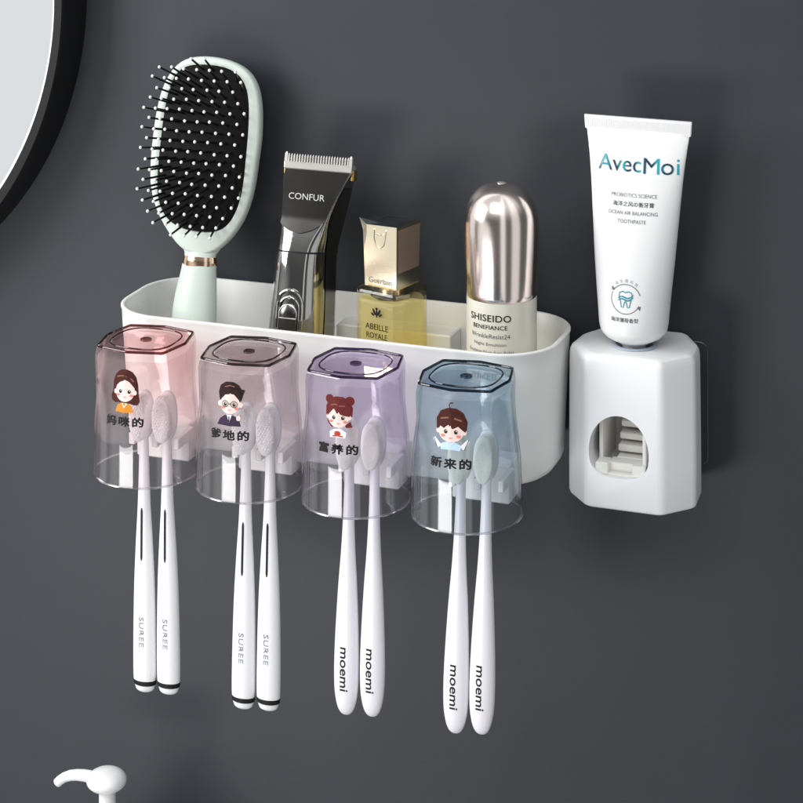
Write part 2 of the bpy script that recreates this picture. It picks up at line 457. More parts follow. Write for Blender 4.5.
# ------------------------------------------------------------------ cups
NT = 96
def octr(a):
    # radius of an eight cornered outline: short radius on the faces' middles, long on the diagonals
    k = (a/(pi/4)) % 1; i = int(a//(pi/4)) % 8
    r0, r1 = (2.68, 3.12) if i % 2 == 0 else (3.12, 2.68)
    a0 = 0; x0, y0 = r0, 0; x1, y1 = r1*cos(pi/4), r1*sin(pi/4)
    aa = k*pi/4
    # ray / segment
    dx, dy = x1-x0, y1-y0
    return (x0*dy-y0*dx)/(cos(aa)*dy-sin(aa)*dx)
def cup_r(a, z):
    """outer radius at angle a, height z (0 = closed top, -8.15 = open rim)"""
    o = octr(a % (2*pi))
    u = min(max((-z-.3)/5.0, 0), 1); m = u*u*(3-2*u)
    sh = 1.0+.06*min(max(-z/.5, 0), 1)**.6
    lin = 3.13+.19*(-z/8.15)
    return o*sh*(1-m)+lin*m if m < 1 else lin
def cup(i, top, bottom, edge, rimcol, label):
    t = empty('tumbler_cup', (7*i, 0, 0), label, 'cup', 'clear tinted cups hung upside down in front of the white box')
    mat = thin_clear('cup_plastic', top, bottom, -.3, -7.5, edge, haze=(.022, tuple(.5+.5*c for c in top)))
    mtop = thin_clear('cup_base_plastic', tuple(c**3.3 for c in top), tuple(c**3.3 for c in top), 0, -1, edge)
    mdark = thin_clear('cup_thick_edge', rimcol, rimcol, 0, -1, tuple(c*.5 for c in rimcol), ior=1.5)
    rings = []
    def ring(z, d, zz=None): return [((cup_r(2*pi*k/NT, z)-d)*cos(2*pi*k/NT), (cup_r(2*pi*k/NT, z)-d)*sin(2*pi*k/NT), zz if zz is not None else z) for k in range(NT)]
    for z in [-.08, -.2, -.4, -.6, -.9]+[-1.3-.45*k for k in range(15)]+[-8.1]: rings.append(ring(z, 0))
    rings.append(ring(-8.15, .06))
    for z in [-8.1]+[-7.6-.5*-k for k in range(0)]+[-7.4, -6.4, -5.4, -4.4, -3.4, -2.4, -1.6, -1.0, -.6]: rings.append(ring(z, .13))
    mb = MB(); mb.loft(rings, False, False)
    mb.build('body', mat, t, sharp=14)
    # thick closed end with its raised inner ring and moulding mark
    mb = MB()
    def oring(s, z): return [(octr(2*pi*k/NT)*s*cos(2*pi*k/NT), octr(2*pi*k/NT)*s*sin(2*pi*k/NT), z) for k in range(NT)]
    mb.loft([oring(1.03, -.1), oring(.985, 0), oring(.80, 0)], False, False)
    def iring(s, z):
        P = []
        for k in range(NT):
            a = 2*pi*k/NT; c, q = cos(a), sin(a); e = 2.9
            r = 2.02*s/((abs(c)**e+abs(q)**e)**(1/e)); P.append((r*c*1.02, r*q, z))
        return P
    mb.loft([oring(.80, 0), iring(1.03, 0), iring(1, -.02), iring(.96, -.12), iring(.5, -.10), iring(.1, -.10)], False, True)
    b = mb.build('base', mtop, t, sharp=30)
    mb = MB()
    oc = [(octr(a)*1.0*cos(a), octr(a)*sin(a), -.03) for a in [pi/4*k for k in range(8)]]
    P = []
    for k in range(8):
        p, q = Vector(oc[k]), Vector(oc[(k+1) % 8])
        for u in (.04, .35, .65, .96): P.append(tuple(p.lerp(q, u)))
    mb.tube(P, .085, n=8, closed=True)
    mb.build('thick_edge', mdark, b)
    mb = MB(); mb.tube([(x, y, z) for x, y, z in iring(1.0, 0.0)][::2], .045, n=6, closed=True)
    mb.build('inner_ring', mdark, b)
    mb = MB(); mb.lathe([(.36, -.1), (.36, .0), (.28, .03), (.22, -.02), (.01, -.03)], n=24, cap1=False, cap0=False)
    mb.build('mould_mark', mdark, b)
    mb = MB(); mb.tube([p for p in ring(-8.13, .06)], .075, n=8, closed=True)
    mb.build('rim', M['cuprim'], t)
    return t
M['cuprim'] = thin_clear('cup_rim_plastic', (.86, .86, .88), (.86, .86, .88), 0, -1, (.75, .75, .78), ior=2.8, rough=.15)
cups = [
 cup(0, (.966, .89, .887), (.965, .94, .952), (.62, .48, .52), (.36, .20, .21), 'pink clear plastic cup hung upside down printed with a woman in an orange top'),
 cup(1, (.895, .868, .876), (.955, .94, .95), (.48, .43, .46), (.28, .24, .25), 'grey mauve clear cup hung upside down printed with a man in glasses'),
 cup(2, (.918, .89, .943), (.95, .94, .965), (.45, .38, .50), (.26, .21, .32), 'lavender clear cup hung upside down printed with a girl with hair buns'),
 cup(3, (.835, .885, .915), (.915, .94, .955), (.28, .36, .42), (.13, .19, .24), 'blue clear cup hung upside down printed with a small boy'),
]
def cupfn(lift):
    def fn(s, z):
        a = -pi/2+s/3.05
        r = cup_r(a % (2*pi), z)+lift
        return (r*cos(a), r*sin(a), z)
    return fn
def portrait(t, kind):
    mats = [M[k] for k in ('skin', 'hairbrown', 'hairdark', 'hairred', 'hairhi', 'ink', 'blush', 'orange', 'navy', 'red', 'babyblue', 'whiteprint')]
    SK, HB, HD, HR, HH, IK, BL, OR, NV, RD, BB, WH = range(12)
    F = [cupfn(.05+.012*k) for k in range(7)]
    mb = MB(); sc_ = (1.0, .98, .98, 1.06)[kind]; cx, cy = .03, -2.2
    def g(P): return [(cx+x*sc_*1.05, cy+y*sc_*.93) for x, y in P]
    def sh(P, L, mi): sheet(mb, g(P), F[L], mi, centre=g([(0, .80)])[0] if (L == 3 and mi in (HB, HD, HR)) else None)
    def st(P, w, L, mi): stroke(mb, g(P), w*sc_, F[L], mi)
    if kind == 0:
        sh([(-.3, 1.22), (.1, 1.27), (.45, 1.12), (.7, .8), (.82, .3), (.86, -.3), (.93, -.75), (.8, -.98), (.55, -.98), (.3, -.9), (-.35, -.85), (-.6, -.92), (-.85, -.8), (-.95, -.55), (-.83, -.1), (-.85, .4), (-.72, .85), (-.5, 1.1)], 0, HB)
        sh([(-.55, -1.45), (-.42, -1.0), (-.15, -.86), (.15, -.86), (.42, -1.0), (.6, -1.45), (0, -1.5)], 1, OR)
        st([(-.12, -.9), (0, -1.15), (.14, -.9)], .08, 2, WH)
        sh(ell(.0, -.1, .62, .70), 2, SK); sh(ell(-.64, -.2, .1, .15), 2, SK); sh(ell(.64, -.2, .1, .15), 2, SK)
        sh([(-.66, .1), (-.5, .35), (-.2, .5), (.12, .56), (.4, .38), (.64, .05), (.7, .5), (.45, .85), (0, .98), (-.45, .85), (-.72, .45)], 3, HB)
        st([(-.55, .75), (-.2, .86), (.1, .8)], .07, 4, HH); st([(.35, .72), (.55, .5)], .07, 4, HH)
    elif kind == 1:
        sh([(-.72, .1), (-.82, .55), (-.7, 1.0), (-.3, 1.28), (.2, 1.3), (.55, 1.12), (.72, .85), (.95, .8), (.86, .55), (.72, .1), (0, -.2)], 0, HD)
        sh([(-.75, -1.5), (-.6, -1.1), (-.3, -.85), (.3, -.85), (.6, -1.05), (.72, -1.5), (0, -1.52)], 1, NV)
        sh([(-.16, -.8), (.16, -.8), (.02, -1.3)], 2, WH); st([(0, -.9), (.01, -1.25)], .07, 3, NV)
        sh(ell(0, -.1, .62, .66), 2, SK); sh(ell(-.68, -.15, .12, .17), 2, SK); sh(ell(.68, -.15, .12, .17), 2, SK)
        sh([(-.66, .05), (-.5, .42), (-.1, .5), (.3, .52), (.55, .4), (.66, .05), (.74, .5), (.5, .8), (0, .95), (-.5, .85), (-.75, .45)], 3, HD)
        st([(-.35, .95), (0, 1.08), (.3, 1.0)], .06, 4, HH)
        sh(ell(.55, -.98, .12, .17), 3, SK)
        for x in (-.28, .28): st(ell(x, -.12, .2, .19)+[ell(x, -.12, .2, .19)[0]], .035, 5, IK)
        st([(-.09, -.1), (.09, -.1)], .035, 5, IK)
    elif kind == 2:
        sh(ell(-.62, .95, .3, .3), 0, HR); sh(ell(.68, .92, .3, .3), 0, HR)
        sh([(-.82, -.05), (-.85, .5), (-.6, 1.0), (-.2, 1.18), (.25, 1.18), (.65, .98), (.88, .5), (.85, -.05), (.1, -.3)], 1, HR)
        sh([(-.75, -.3), (-.62, -.55), (-.35, -.8), (-.3, -.6)], 1, HR); sh([(.75, -.35), (.85, -.7), (.5, -.75), (.4, -.6)], 1, HR)
        sh([(-.45, -1.4), (-.5, -1.05), (-.2, -.85), (.2, -.85), (.5, -1.05), (.45, -1.4)], 1, WH)
        sh(ell(-.02, -1.12, .19, .16), 2, RD); st([(-.3, -1.3), (0, -1.24), (.3, -1.3)], .07, 2, RD)
        sh(ell(0, -.15, .64, .60), 2, SK); sh(ell(-.68, -.1, .1, .15), 2, SK); sh(ell(.68, -.1, .1, .15), 2, SK)
        sh([(-.72, -.1), (-.6, .15), (-.3, .42), (-.1, .12), (.35, .0), (.7, -.05), (.78, .5), (.4, .9), (0, .98), (-.45, .9), (-.78, .45)], 3, HR)
        st([(-.5, .6), (-.2, .7), (.1, .6), (.4, .62)], .06, 4, HH)
    else:
        sh([(-.85, -.05), (-.9, .5), (-.65, .98), (-.2, 1.2), (.3, 1.2), (.7, .95), (.92, .45), (.86, -.1), (0, -.2)], 0, HB)
        st([(-.02, 1.15), (-.12, 1.35), (-.05, 1.5), (.1, 1.52)], .07, 1, HB)
        sh([(-.5, -1.2), (-.6, -.9), (-.2, -.72), (.2, -.72), (.6, -.9), (.5, -1.2), (0, -1.15)], 1, BB)
        for s_ in (-1, 1):
            sh([(s_*.5, -.95), (s_*.9, -.55), (s_*1.02, -.65), (s_*.7, -1.15)], 1, WH); st([(s_*.98, -.55), (s_*.72, -1.15)], .03, 2, IK)
        sh(ell(0, -.15, .70, .58), 2, SK); sh(ell(-.74, -.15, .12, .15), 2, SK); sh(ell(.74, -.15, .12, .15), 2, SK)
        sh([(-.8, -.1), (-.66, .15), (-.4, .02), (-.15, .25), (.1, .02), (.4, .18), (.62, -.02), (.8, -.15), (.84, .4), (.5, .85), (0, 1.0), (-.5, .85), (-.84, .4)], 3, HB)
        st([(-.6, .55), (-.2, .66), (.25, .62), (.6, .5)], .08, 4, HH)
    for x in (-.28, .28):
        sh(ell(x, -.14, .095, .12, 14), 4, IK); sh(ell(x+.03, -.09, .03, .035, 8), 5, WH)
        sh(ell(x*1.55, -.38, .12, .08, 14), 4, BL)
    st([(-.09, -.47), (0, -.51), (.09, -.47)], .035, 4, BL)
    mb.build('printed_portrait', mats, t, smooth=False)
    words = ['妈咪的', '爹地的', '富养的', '新来的'][kind]
    lettering('lettering', words, cupfn(.085), M['ink'], t, width=2.4, height=.60, at=(.05, -4.10), bold=.04, spacing=1.28)
for i, c in enumerate(cups): portrait(c, i)

# ------------------------------------------------------------------ leaning frames
def leaning(y0, z0, k):
    c = 1/sqrt(1+k*k); s_ = k*c
    return lambda p: (p[0], s_*p[2]+p[1]*c, c*p[2]-p[1]*s_)   # (x, depth(+ = back), along)
# hairbrush
t = empty('hairbrush', (0, 8, -1.2), 'mint green paddle hairbrush with black cushion and white tipped pins leaning in the box', 'hairbrush')
LF = leaning(8, -1.2, .2)
HBR = [(-2.34, 16.95), (-1.02, 17.05), (.27, 16.95), (1.56, 16.6), (2.4, 15.97), (2.88, 14.93), (3.13, 13.4), (3.2, 11.8), (3.08, 10.3), (2.98, 9.0), (2.8, 7.9), (2.45, 6.75), (1.9, 5.72), (1.25, 5.0), (.78, 4.55), (.55, 4.1)]
HBL = [(-3.16, 16.58), (-3.68, 15.88), (-4.03, 15.18), (-4.29, 14.27), (-4.45, 13.37), (-4.55, 12.33), (-4.6, 11.3), (-4.62, 10.26), (-4.57, 9.2), (-4.47, 8.3), (-4.25, 7.55), (-3.90, 6.8), (-3.39, 6.0), (-2.78, 5.32), (-2.2, 4.75), (-1.8, 4.1)]
outl = HBR+HBL[::-1]
CUR = [(-1.5, 16.46), (-.17, 16.46), (1.01, 16.24), (1.7, 15.77), (2.07, 15.13), (2.28, 13.97), (2.36, 12.51), (2.35, 11.06), (2.31, 9.61), (2.26, 8.7), (2.12, 7.8), (1.85, 6.9), (1.41, 6.1), (.9, 5.77), (-.0, 5.66)]
CUL = [(-2.55, 16.32), (-3.11, 15.99), (-3.46, 15.22), (-3.65, 14.31), (-3.77, 13.3), (-3.85, 12.23), (-3.9, 10.9), (-3.92, 9.72), (-3.9, 8.6), (-3.80, 7.7), (-3.55, 6.95), (-3.1, 6.3), (-2.38, 5.9), (-1.27, 5.66)]
cuo = CUR+CUL[::-1]
def polar(poly, c, n=96, sm=2):
    R = []
    for k in range(n):
        a = 2*pi*k/n; dx, dy = cos(a), sin(a); best = 0
        for i in range(len(poly)):
            x0, y0 = poly[i][0]-c[0], poly[i][1]-c[1]; x1, y1 = poly[(i+1) % len(poly)][0]-c[0], poly[(i+1) % len(poly)][1]-c[1]
            ex, ey = x1-x0, y1-y0; den = dx*ey-dy*ex
            if abs(den) < 1e-9: continue
            tt = (x0*ey-y0*ex)/den; u = (x0*dy-y0*dx)/den
            if 0 <= u <= 1 and tt > best: best = tt
        R.append(best)
    for _ in range(sm): R = [(R[i-1]+2*R[i]+R[(i+1) % n])/4 for i in range(n)]
    return R
HC = (-.8, 11.2); NP = 144
Ro = polar(outl, HC, NP, 14); Rc = polar(cuo, HC, NP, 12)
def pr(R, d, off, mix=None, m=0): return [(HC[0]+((R[k]-off)*(1-m)+(mix[k] if mix else 0)*m)*cos(2*pi*k/NP), d, HC[1]+((R[k]-off)*(1-m)+(mix[k] if mix else 0)*m)*sin(2*pi*k/NP)) for k in range(NP)]
mb = MB()
mb.loft([pr(Ro, 1.35, 1.0), pr(Ro, 1.25, .55), pr(Ro, 1.0, .2), pr(Ro, .7, .03), pr(Ro, .45, 0), pr(Ro, .2, .02), pr(Ro, .07, .08), pr(Ro, 0, .2), pr(Ro, -.02, 0, Rc, .75), pr(Ro, .03, 0, Rc, .97), pr(Rc, .3, -.02), pr(Rc, .35, .6)], True, True)
mb.build('paddle', M['mint'], t, f=LF, sharp=50)
mb = MB(); rr = [pr(Rc, .25, 0), pr(Rc, .1, .0), pr(Rc, .02, .05)]
for q in (.2, .4, .65, .85, .97):
    rr.append([(HC[0]+Rc[k]*(1-q)*cos(2*pi*k/NP), -.02-.42*(1-(1-q)**2), HC[1]+Rc[k]*(1-q)*sin(2*pi*k/NP)) for k in range(NP)])
mb.loft(rr, False, True); mb.build('cushion', M['cushion'], t, f=LF, sharp=60)
tabh = [(-6.3, -2.0, .7, .85), (-5.9, -2.15, .82, .95), (-3, -2.28, .92, 1.0), (-1, -2.27, .90, .98), (.6, -2.25, .83, .92), (1.8, -2.12, .74, .84), (2.8, -1.93, .64, .74), (3.45, -1.83, .58, .68)]
mb = MB(); rr = []
def er(b, l, r, d, n=40): return [((l+r)/2+(r-l)/2*cos(2*pi*k/n), .55+d*sin(2*pi*k/n), b) for k in range(n)]
for k in range(31):
    b = -6.3+(3.5+6.3)*k/30; l, r, d = lerp_tab(tabh, b); rr.append(er(b, l, r, d))
mb.loft([er(-6.5, -1.4, .2, .4)]+rr); mb.build('handle', M['mint'], t, f=LF, sharp=50)
mb = MB(); rr = []
for u in range(7):
    ring_ = []
    for k in range(40):
        a = 2*pi*k/40; x = -.62+1.20*cos(a); y = .55+.70*sin(a)
        lo = 3.42+.16*sin(a*1+.6)*(-cos(a)); b = lo+(4.02-lo)*u/6
        q = 1.02-.03*abs(u-3)/3-.02*u/6
        ring_.append((-.62+(x+.62)*q, .55+(y-.55)*q, b))
    rr.append(ring_)
mb.loft(rr, True, True); mb.build('band', M['gold'], t, f=LF, sharp=40)
mb = MB()
mb.loft([er(3.95, -1.72, .50, .58), er(4.2, -1.74, .52, .56), er(4.6, -1.95, .8, .50), er(5.1, -2.4, 1.2, .42), er(5.7, -2.8, 1.6, .35)])
mb.build('neck', M['mint'], t, f=LF, sharp=60)
pins = []
nrow = 18
for i in range(nrow):
    b = 6.15+i*(16.15-6.15)/(nrow-1)
    for j in range(9):
        x = -.78+(j-4)*.72+(.36 if i % 2 else 0)
        a = atan2(b-HC[1], x-HC[0]); k = (a/(2*pi)*NP) % NP; R = Rc[int(k) % NP]
        q = hypot(x-HC[0], b-HC[1])/R
        if q < .95: pins.append((x, b, q))
def pin_mesh(mb, x, b, q):
    d0 = -.02-.42*(1-q*q); ln = 1.9
    dx, db = (x-HC[0])*.27, (b-HC[1])*.14
    dx += random.uniform(-.04, .04); db += random.uniform(-.04, .04)
    tip = Vector((x+dx, d0-ln+.05*(dx*dx+db*db), b+db)); base = Vector((x, d0+.06, b))
    mb.tube([tuple(base), tuple(base.lerp(tip, .5)), tuple(tip)], [.09, .075, .065], n=6)
    mb.lathe([(.01, -.112), (.08, -.08), (.112, 0), (.08, .08), (.01, .112)], c=tuple(tip), n=8, mi=1)
pins.sort(key=lambda p: hypot(p[0]+.9, (p[1]-11.2)*.6))
rest = MB()
for i, p in enumerate(pins):
    if i < 99:
        mb = MB(); pin_mesh(mb, *p); mb.build('pin', [M['pin'], M['ball']], t, f=LF, sharp=60)
    else: pin_mesh(rest, *p)
if rest.V:
    o = rest.build('pins', [M['pin'], M['ball']], t, f=LF, sharp=60); o['kind'] = 'stuff'

# ------------------------------------------------------------------ hair clipper
t = empty('hair_clipper', (0, 7, -1), 'dark chrome hair clipper with toothed steel blade standing in the white box', 'hair clipper')
# b : xl, xr, depth, front bulge, corner radius
tabc = [(-6.4, 5.6, 8.3, 2.7, .1, .6), (-6, 5.0, 8.6, 3.0, .3, .8), (0, 4.98, 8.62, 3.0, .6, .95), (2.2, 5.04, 8.55, 3.0, .6, .95), (4.6, 5.2, 8.45, 2.9, .55, .85), (5.4, 5.3, 8.5, 2.8, .46, .78), (6.2, 5.45, 8.62, 2.7, .3, .6), (7.0, 5.56, 8.78, 2.6, .05, .35), (8.0, 5.56, 9.15, 2.3, .0, .22), (9.2, 5.54, 9.72, 1.8, 0, .18), (10.2, 5.56, 10.25, 1.1, 0, .15), (10.35, 5.6, 10.3, .9, 0, .12)]
def csec(b, grow=0.):
    xl, xr, dp, bu, r = lerp_tab(tabc, b); P = []
    xl -= grow; xr += grow
    for x, y in rrect(xl, xr, -grow, dp+grow, max(r, .06), 7):
        u = (x-(xl+xr)/2)/((xr-xl)/2)
        front = max(0, 1-(y/dp)*2)
        if u > 0: x += .5*(y/dp)*u*min(1, max(0, (9.8-b)/3.5))
        P.append((x, y-bu*front*(1-u*u), b))
    return P
mb = MB(); rr = []
bs = [-6.4, -6.3, -6]+[-6+k*.5 for k in range(1, 22)]
for b in [-6.4, -6.2]+[-6+.5*k for k in range(23)]: rr.append(csec(b))
mb.loft(rr, True, True)
c1 = mb.build('body', M['chrome'], t, f=LF, sharp=55)
mb = MB(); mb.loft([csec(5.06, .0), csec(5.03, -.05), csec(5.0, .0)], False, False)
mb = MB(); mb.loft([csec(5.0, .015), csec(5.02, .02), csec(5.09, .02), csec(5.11, .015)], False, False)
mb.build('seam', M['black'], c1, f=LF)
mb = MB(); mb.loft([csec(b) for b in (5.05, 5.3, 5.6, 5.9, 6.2, 6.6, 7.0, 7.5, 8, 8.5, 9, 9.5, 10.0, 10.35)], False, True)
mb.build('clipper_head', M['chrome'], t, f=LF, sharp=55)
# flat dark plate on the head with curved lower edge
def px_edges(b):
    xl, xr = lerp_tab(tabc, b)[:2]
    return xl+.12, xr-.05
N = 26; rows = []
for i in range(N+1):
    v = i/N
    row = []
    for j in range(17):
        u = j/16
        bl = 6.25+.55*abs(2*u-1)**2.4+(.55*(u-.5) if u > .5 else 0)
        b = bl+(10.3-bl)*v; l, r = px_edges(b); x = l+(r-l)*u
        row.append((x, -.10-.02*(1-(2*u-1)**2)-.22*max(0, 1-(b-6.2)/1.0), b))
    rows.append(row)
mb = MB(); mb.loft(rows, False, False, closed=False)
pl = mb.build('face_plate', M['gunmetal'], t, f=LF, sharp=60)
lettering('lettering', 'CONFUR', lambda s_, b: LF((s_, -.15, b)), M['silverink'], pl, width=2.5, height=.40, at=(7.35, 8.55), spacing=1.02)
# right side, in darker chrome
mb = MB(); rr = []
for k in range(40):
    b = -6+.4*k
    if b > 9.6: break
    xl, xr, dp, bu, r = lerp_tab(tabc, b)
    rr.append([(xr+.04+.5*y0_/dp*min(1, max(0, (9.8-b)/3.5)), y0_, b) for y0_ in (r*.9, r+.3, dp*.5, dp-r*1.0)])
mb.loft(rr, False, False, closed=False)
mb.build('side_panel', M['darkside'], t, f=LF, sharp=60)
# blade
mb = MB()
mb.box(5.62, 10.36, -.22, .55, 10.25, 10.72, .06)
for k in range(25):
    x = 5.74+k*(10.24-5.74)/24; hgt = 11.22 if 0 < k < 24 else 11.32
    wd = .052 if 0 < k < 24 else .11
    mb.loft([[(x-wd, -.18, 10.68), (x+wd, -.18, 10.68), (x+wd, .12, 10.68), (x-wd, .12, 10.68)], [(x-wd*.9, -.16, hgt-.14), (x+wd*.9, -.16, hgt-.14), (x+wd*.9, .04, hgt-.14), (x-wd*.9, .04, hgt-.14)], [(x-wd*.3, -.1, hgt), (x+wd*.3, -.1, hgt), (x+wd*.3, 0, hgt), (x-wd*.3, 0, hgt)]])
bl = mb.build('blade', M['steel'], t, f=LF, smooth=False)
mb = MB()
for k in range(26):
    x = 5.70+k*.178
    mb.box(x-.045, x+.045, .16, .32, 10.7, 11.05, .015)
mb.box(5.7, 10.3, .14, .5, 10.3, 10.75, .03)
mb.build('moving_blade', M['black'], bl, f=LF)
mb = MB(); mb.box(5.58, 5.75, .0, .6, 9.9, 10.5, .04); mb.box(10.2, 10.42, .1, .8, 9.75, 10.45, .05)
mb.build('blade_bracket', M['brass'], t, f=LF)
# switch: arch recess, ring and slider
sf = lambda s_, d, b: LF((s_, lerp_tab(tabc, b)[3]*-1*(1-((s_-6.8)/1.8)**2)-d, b))
mb = MB()
arch = [(5.95, .3), (5.95, 1.5)]+[(6.83+.88*cos(radians(a)), 1.75+.95*sin(radians(a))) for a in range(170, 9, -10)]+[(7.71, 1.5), (7.71, .3)]
mb.tube([sf(x, .03, b) for x, b in arch], .085, n=8); mb.tube([sf(6.83+(x-6.83)*.78, .04, .2+(b-.2)*.83) for x, b in arch], .05, n=8)
sw = mb.build('switch_surround', M['chrome'], t)
mb = MB()
pts = [(6.83+.62*cos(radians(a)), 1.25+.62*sin(radians(a))) for a in range(0, 181, 12)]+[(6.2, -1.2), (7.46, -1.2)]
mb.loft([[sf(6.83+(x-6.83)*k_, d, .5+(b-.5)*k_) for x, b in pts] for k_, d in ((1, .0), (1, .1), (.92, .16), (.5, .14))], False, True)
mb.build('switch_slider', M['gunmetal'], sw, sharp=40)
mb = MB(); mb.tube([sf(6.83+.6*cos(radians(a)), .17, 1.2+.6*sin(radians(a))) for a in range(0, 181, 12)]+[sf(6.25, .17, .95), sf(7.4, .17, .95), sf(7.43, .17, 1.2)], .04, n=6)
mb.tube([sf(6.83+.09*cos(radians(a)), .05, 2.25+.09*sin(radians(a))) for a in range(0, 361, 40)], .03, n=6)
mb.build('switch_rib', M['steel'], sw)

# ------------------------------------------------------------------ oil bottle
px, py = 13.3, 8.3
t = empty('perfume_bottle', (px, py, -7.8), 'golden glass serum bottle with tall square champagne cap standing in the box', 'cosmetic bottle')
ang = radians(-15)
def RT(p): return (p[0]*cos(ang)-p[1]*sin(ang), p[0]*sin(ang)+p[1]*cos(ang), p[2]+7.8)
def octo(h, c, z): return [(h, -h+c, z), (h, h-c, z), (h-c, h, z), (-h+c, h, z), (-h, h-c, z), (-h, -h+c, z), (-h+c, -h, z), (h-c, -h, z)]
mb = MB(); mb.loft([octo(1.72, .5, -7.75), octo(1.80, .5, -7.65), octo(1.80, .5, 2.15), octo(1.72, .5, 2.3), octo(1.25, .3, 2.55)])
g = mb.build('glass_body', M['bottleglass'], t, f=RT, smooth=False)
mb = MB(); mb.loft([octo(1.6, .46, -7.4), octo(1.67, .46, -7.3), octo(1.67, .46, 1.55), octo(1.57, .44, 1.65)])
mb.build('oil', M['liquid'], g, f=RT, smooth=False)
mb = MB(); mb.lathe([(.8, 1.6), (.8, 2.4)], n=24); mb.build('neck', M['champside'], t, f=RT)
mb = MB(); mb.lathe([(1.32, 1.66), (1.38, 1.72), (1.38, 1.98), (1.3, 2.04)], n=8); mb.build('collar', M['darkside'], g, f=RT)
fb = lambda s_, z: RT((s_, -1.83, z))
k1 = lettering('lettering', 'ABEILLE', fb, M['ink'], t, width=1.75, height=.36, at=(.1, .12), bold=.008)
k2 = lettering('lettering', 'ROYALE', fb, M['ink'], t, width=1.6, height=.36, at=(.1, -.44), bold=.008)
mb = MB()
for k, (cx_, cz_, a_, b_, r_) in enumerate(((0, -.02, .075, .27, 0), (0, .27, .10, .09, 0), (-.19, .06, .085, .23, -.5), (.19, .06, .085, .23, .5), (-.30, -.1, .07, .15, -1.0), (.30, -.1, .07, .15, 1.0))):
    sheet(mb, ell(.1+cx_, 1.0+cz_, a_, b_, 14, rot=-r_), lambda s_, z, k=k: RT((s_, -1.83-.004*k, z)))
mb.build('bee_emblem', M['ink'], t, smooth=False)
# cap: square, flaring slightly, slanted mirror top with a dip at the front
mb = MB()
def sq(h, z, c=.03): return [(h-c, -h, z), (h, -h+c, z), (h, h-c, z), (h-c, h, z), (-h+c, h, z), (-h, h-c, z), (-h, -h+c, z), (-h+c, -h, z)]
low = sq(1.25, 2.45); mid = sq(1.285, 4.5)
top = [(x, y, 6.40+.06*(x/1.3)) for x, y, z in sq(1.33, 0)]
top[6] = (-1.60, -1.30, 6.72); top[7] = (-1.02, -1.34, 6.36); top[5] = (-1.36, -.9, 6.5)
mb.loft([low, mid, [(x*.985, y*.985, z-.5) if k not in (6,) else (-1.32, -1.29, 5.95) for k, (x, y, z) in enumerate(top)], top], True, False)
fm = None
cp = mb.build('cap', M['champagne'], t, f=RT, smooth=False)
mb = MB()
inn = [(x*.97, y*.97, z-.02) for x, y, z in top]
mb.loft([top, inn, [(x*.5, y*.5, 6.38) for x, y, z in top]], False, True)
mb.build('cap_top', M['capmirror'], cp, f=RT, smooth=False)
mb = MB(); mb.add([(1.295, -1.18, 3.5), (1.295, 1.18, 3.5), (1.352, 1.24, 6.25), (1.352, -1.22, 6.25)], [(0, 1, 2, 3)])  # copper patch painted for a reflection on the cap's right side
mb.build('side_reflection', M['champside'], cp, f=RT, smooth=False)
mb = MB(); ff = lambda s_, z: RT((s_, -1.25-.035*(z-2.45)/2.05-.02, z))
drop = [(-.42, 6.15), (-.45, 5.6), (-.3, 5.15), (0, 4.98), (.3, 5.15), (.42, 5.6), (.5, 6.15)]
mb.tube([RT((x, -1.30-(z-5)*.02, z)) for x, z in drop], .045, n=6)
mb.tube([RT((.33*cos(radians(a)), -1.31, 5.95+.16*sin(radians(a)))) for a in range(180, 361, 20)], .05, n=6)
mb.build('cap_relief', M['champagne'], cp)
lettering('lettering', 'Guerlain', ff, M['darkgreyink'], cp, width=1.75, height=.36, at=(-.02, 2.88))

# ------------------------------------------------------------------ emulsion bottle
ex, ey = 20.75, 7.9
t = empty('lotion_bottle', (ex, ey, -7.8), 'frosted cream lotion bottle with domed rose silver cap standing at the right end of box', 'cosmetic bottle')
zz = 7.8
mb = MB(); mb.lathe([(1.9, -7.8), (2.12, -7.7), (2.2, -7.4), (2.2, 2.5), (2.1, 2.75), (1.6, 2.9)], c=(0, 0, zz), n=72)
mb.build('bottle_body', M['frost'], t, sharp=50)
mb = MB(); prof = [(2.0, 2.58), (2.16, 2.56), (2.2, 2.62), (2.22, 2.9), (2.30, 4.2), (2.36, 5.6), (2.38, 6.5), (2.37, 7.1)]
for k in range(1, 15):
    a = radians(90*k/15); prof.append((.35+2.01*cos(a)**.92, 7.1+2.42*sin(a)))
prof += [(.3, 9.53), (.27, 9.46), (.01, 9.45)]
mb.lathe(prof, c=(0, 0, zz), n=96, cap1=False)
cp = mb.build('cap', M['pinkchrome'], t, sharp=60)
mb = MB(); mb.lathe([(.26, 9.45), (.26, 9.56), (.2, 9.6), (.05, 9.6)], c=(0, 0, zz), n=20)
mb.build('cap_finial', M['steel'], cp)
az = radians(-90-4)
def cyl(s_, z, R=2.225): a = az+s_/R; return (R*cos(a), R*sin(a), z+zz)
lettering('lettering', 'SHISEIDO', cyl, M['ink'], t, width=2.85, height=.42, at=(0, 1.68), bold=.01, spacing=1.05)
lettering('lettering', 'BENEFIANCE', cyl, M['ink'], t, width=2.35, height=.26, at=(0, 1.12), bold=.006, spacing=1.05)
lettering('lettering', 'WrinkleResist24', cyl, M['darkgreyink'], t, width=2.7, height=.27, at=(0, .58))
lettering('lettering', 'Night Emulsion', cyl, M['darkgreyink'], t, width=2.2, height=.25, at=(0, .05))
lettering('lettering', 'Émulsion Nuit Anti-Rides', cyl, M['darkgreyink'], t, width=3.2, height=.25, at=(0, -.38))

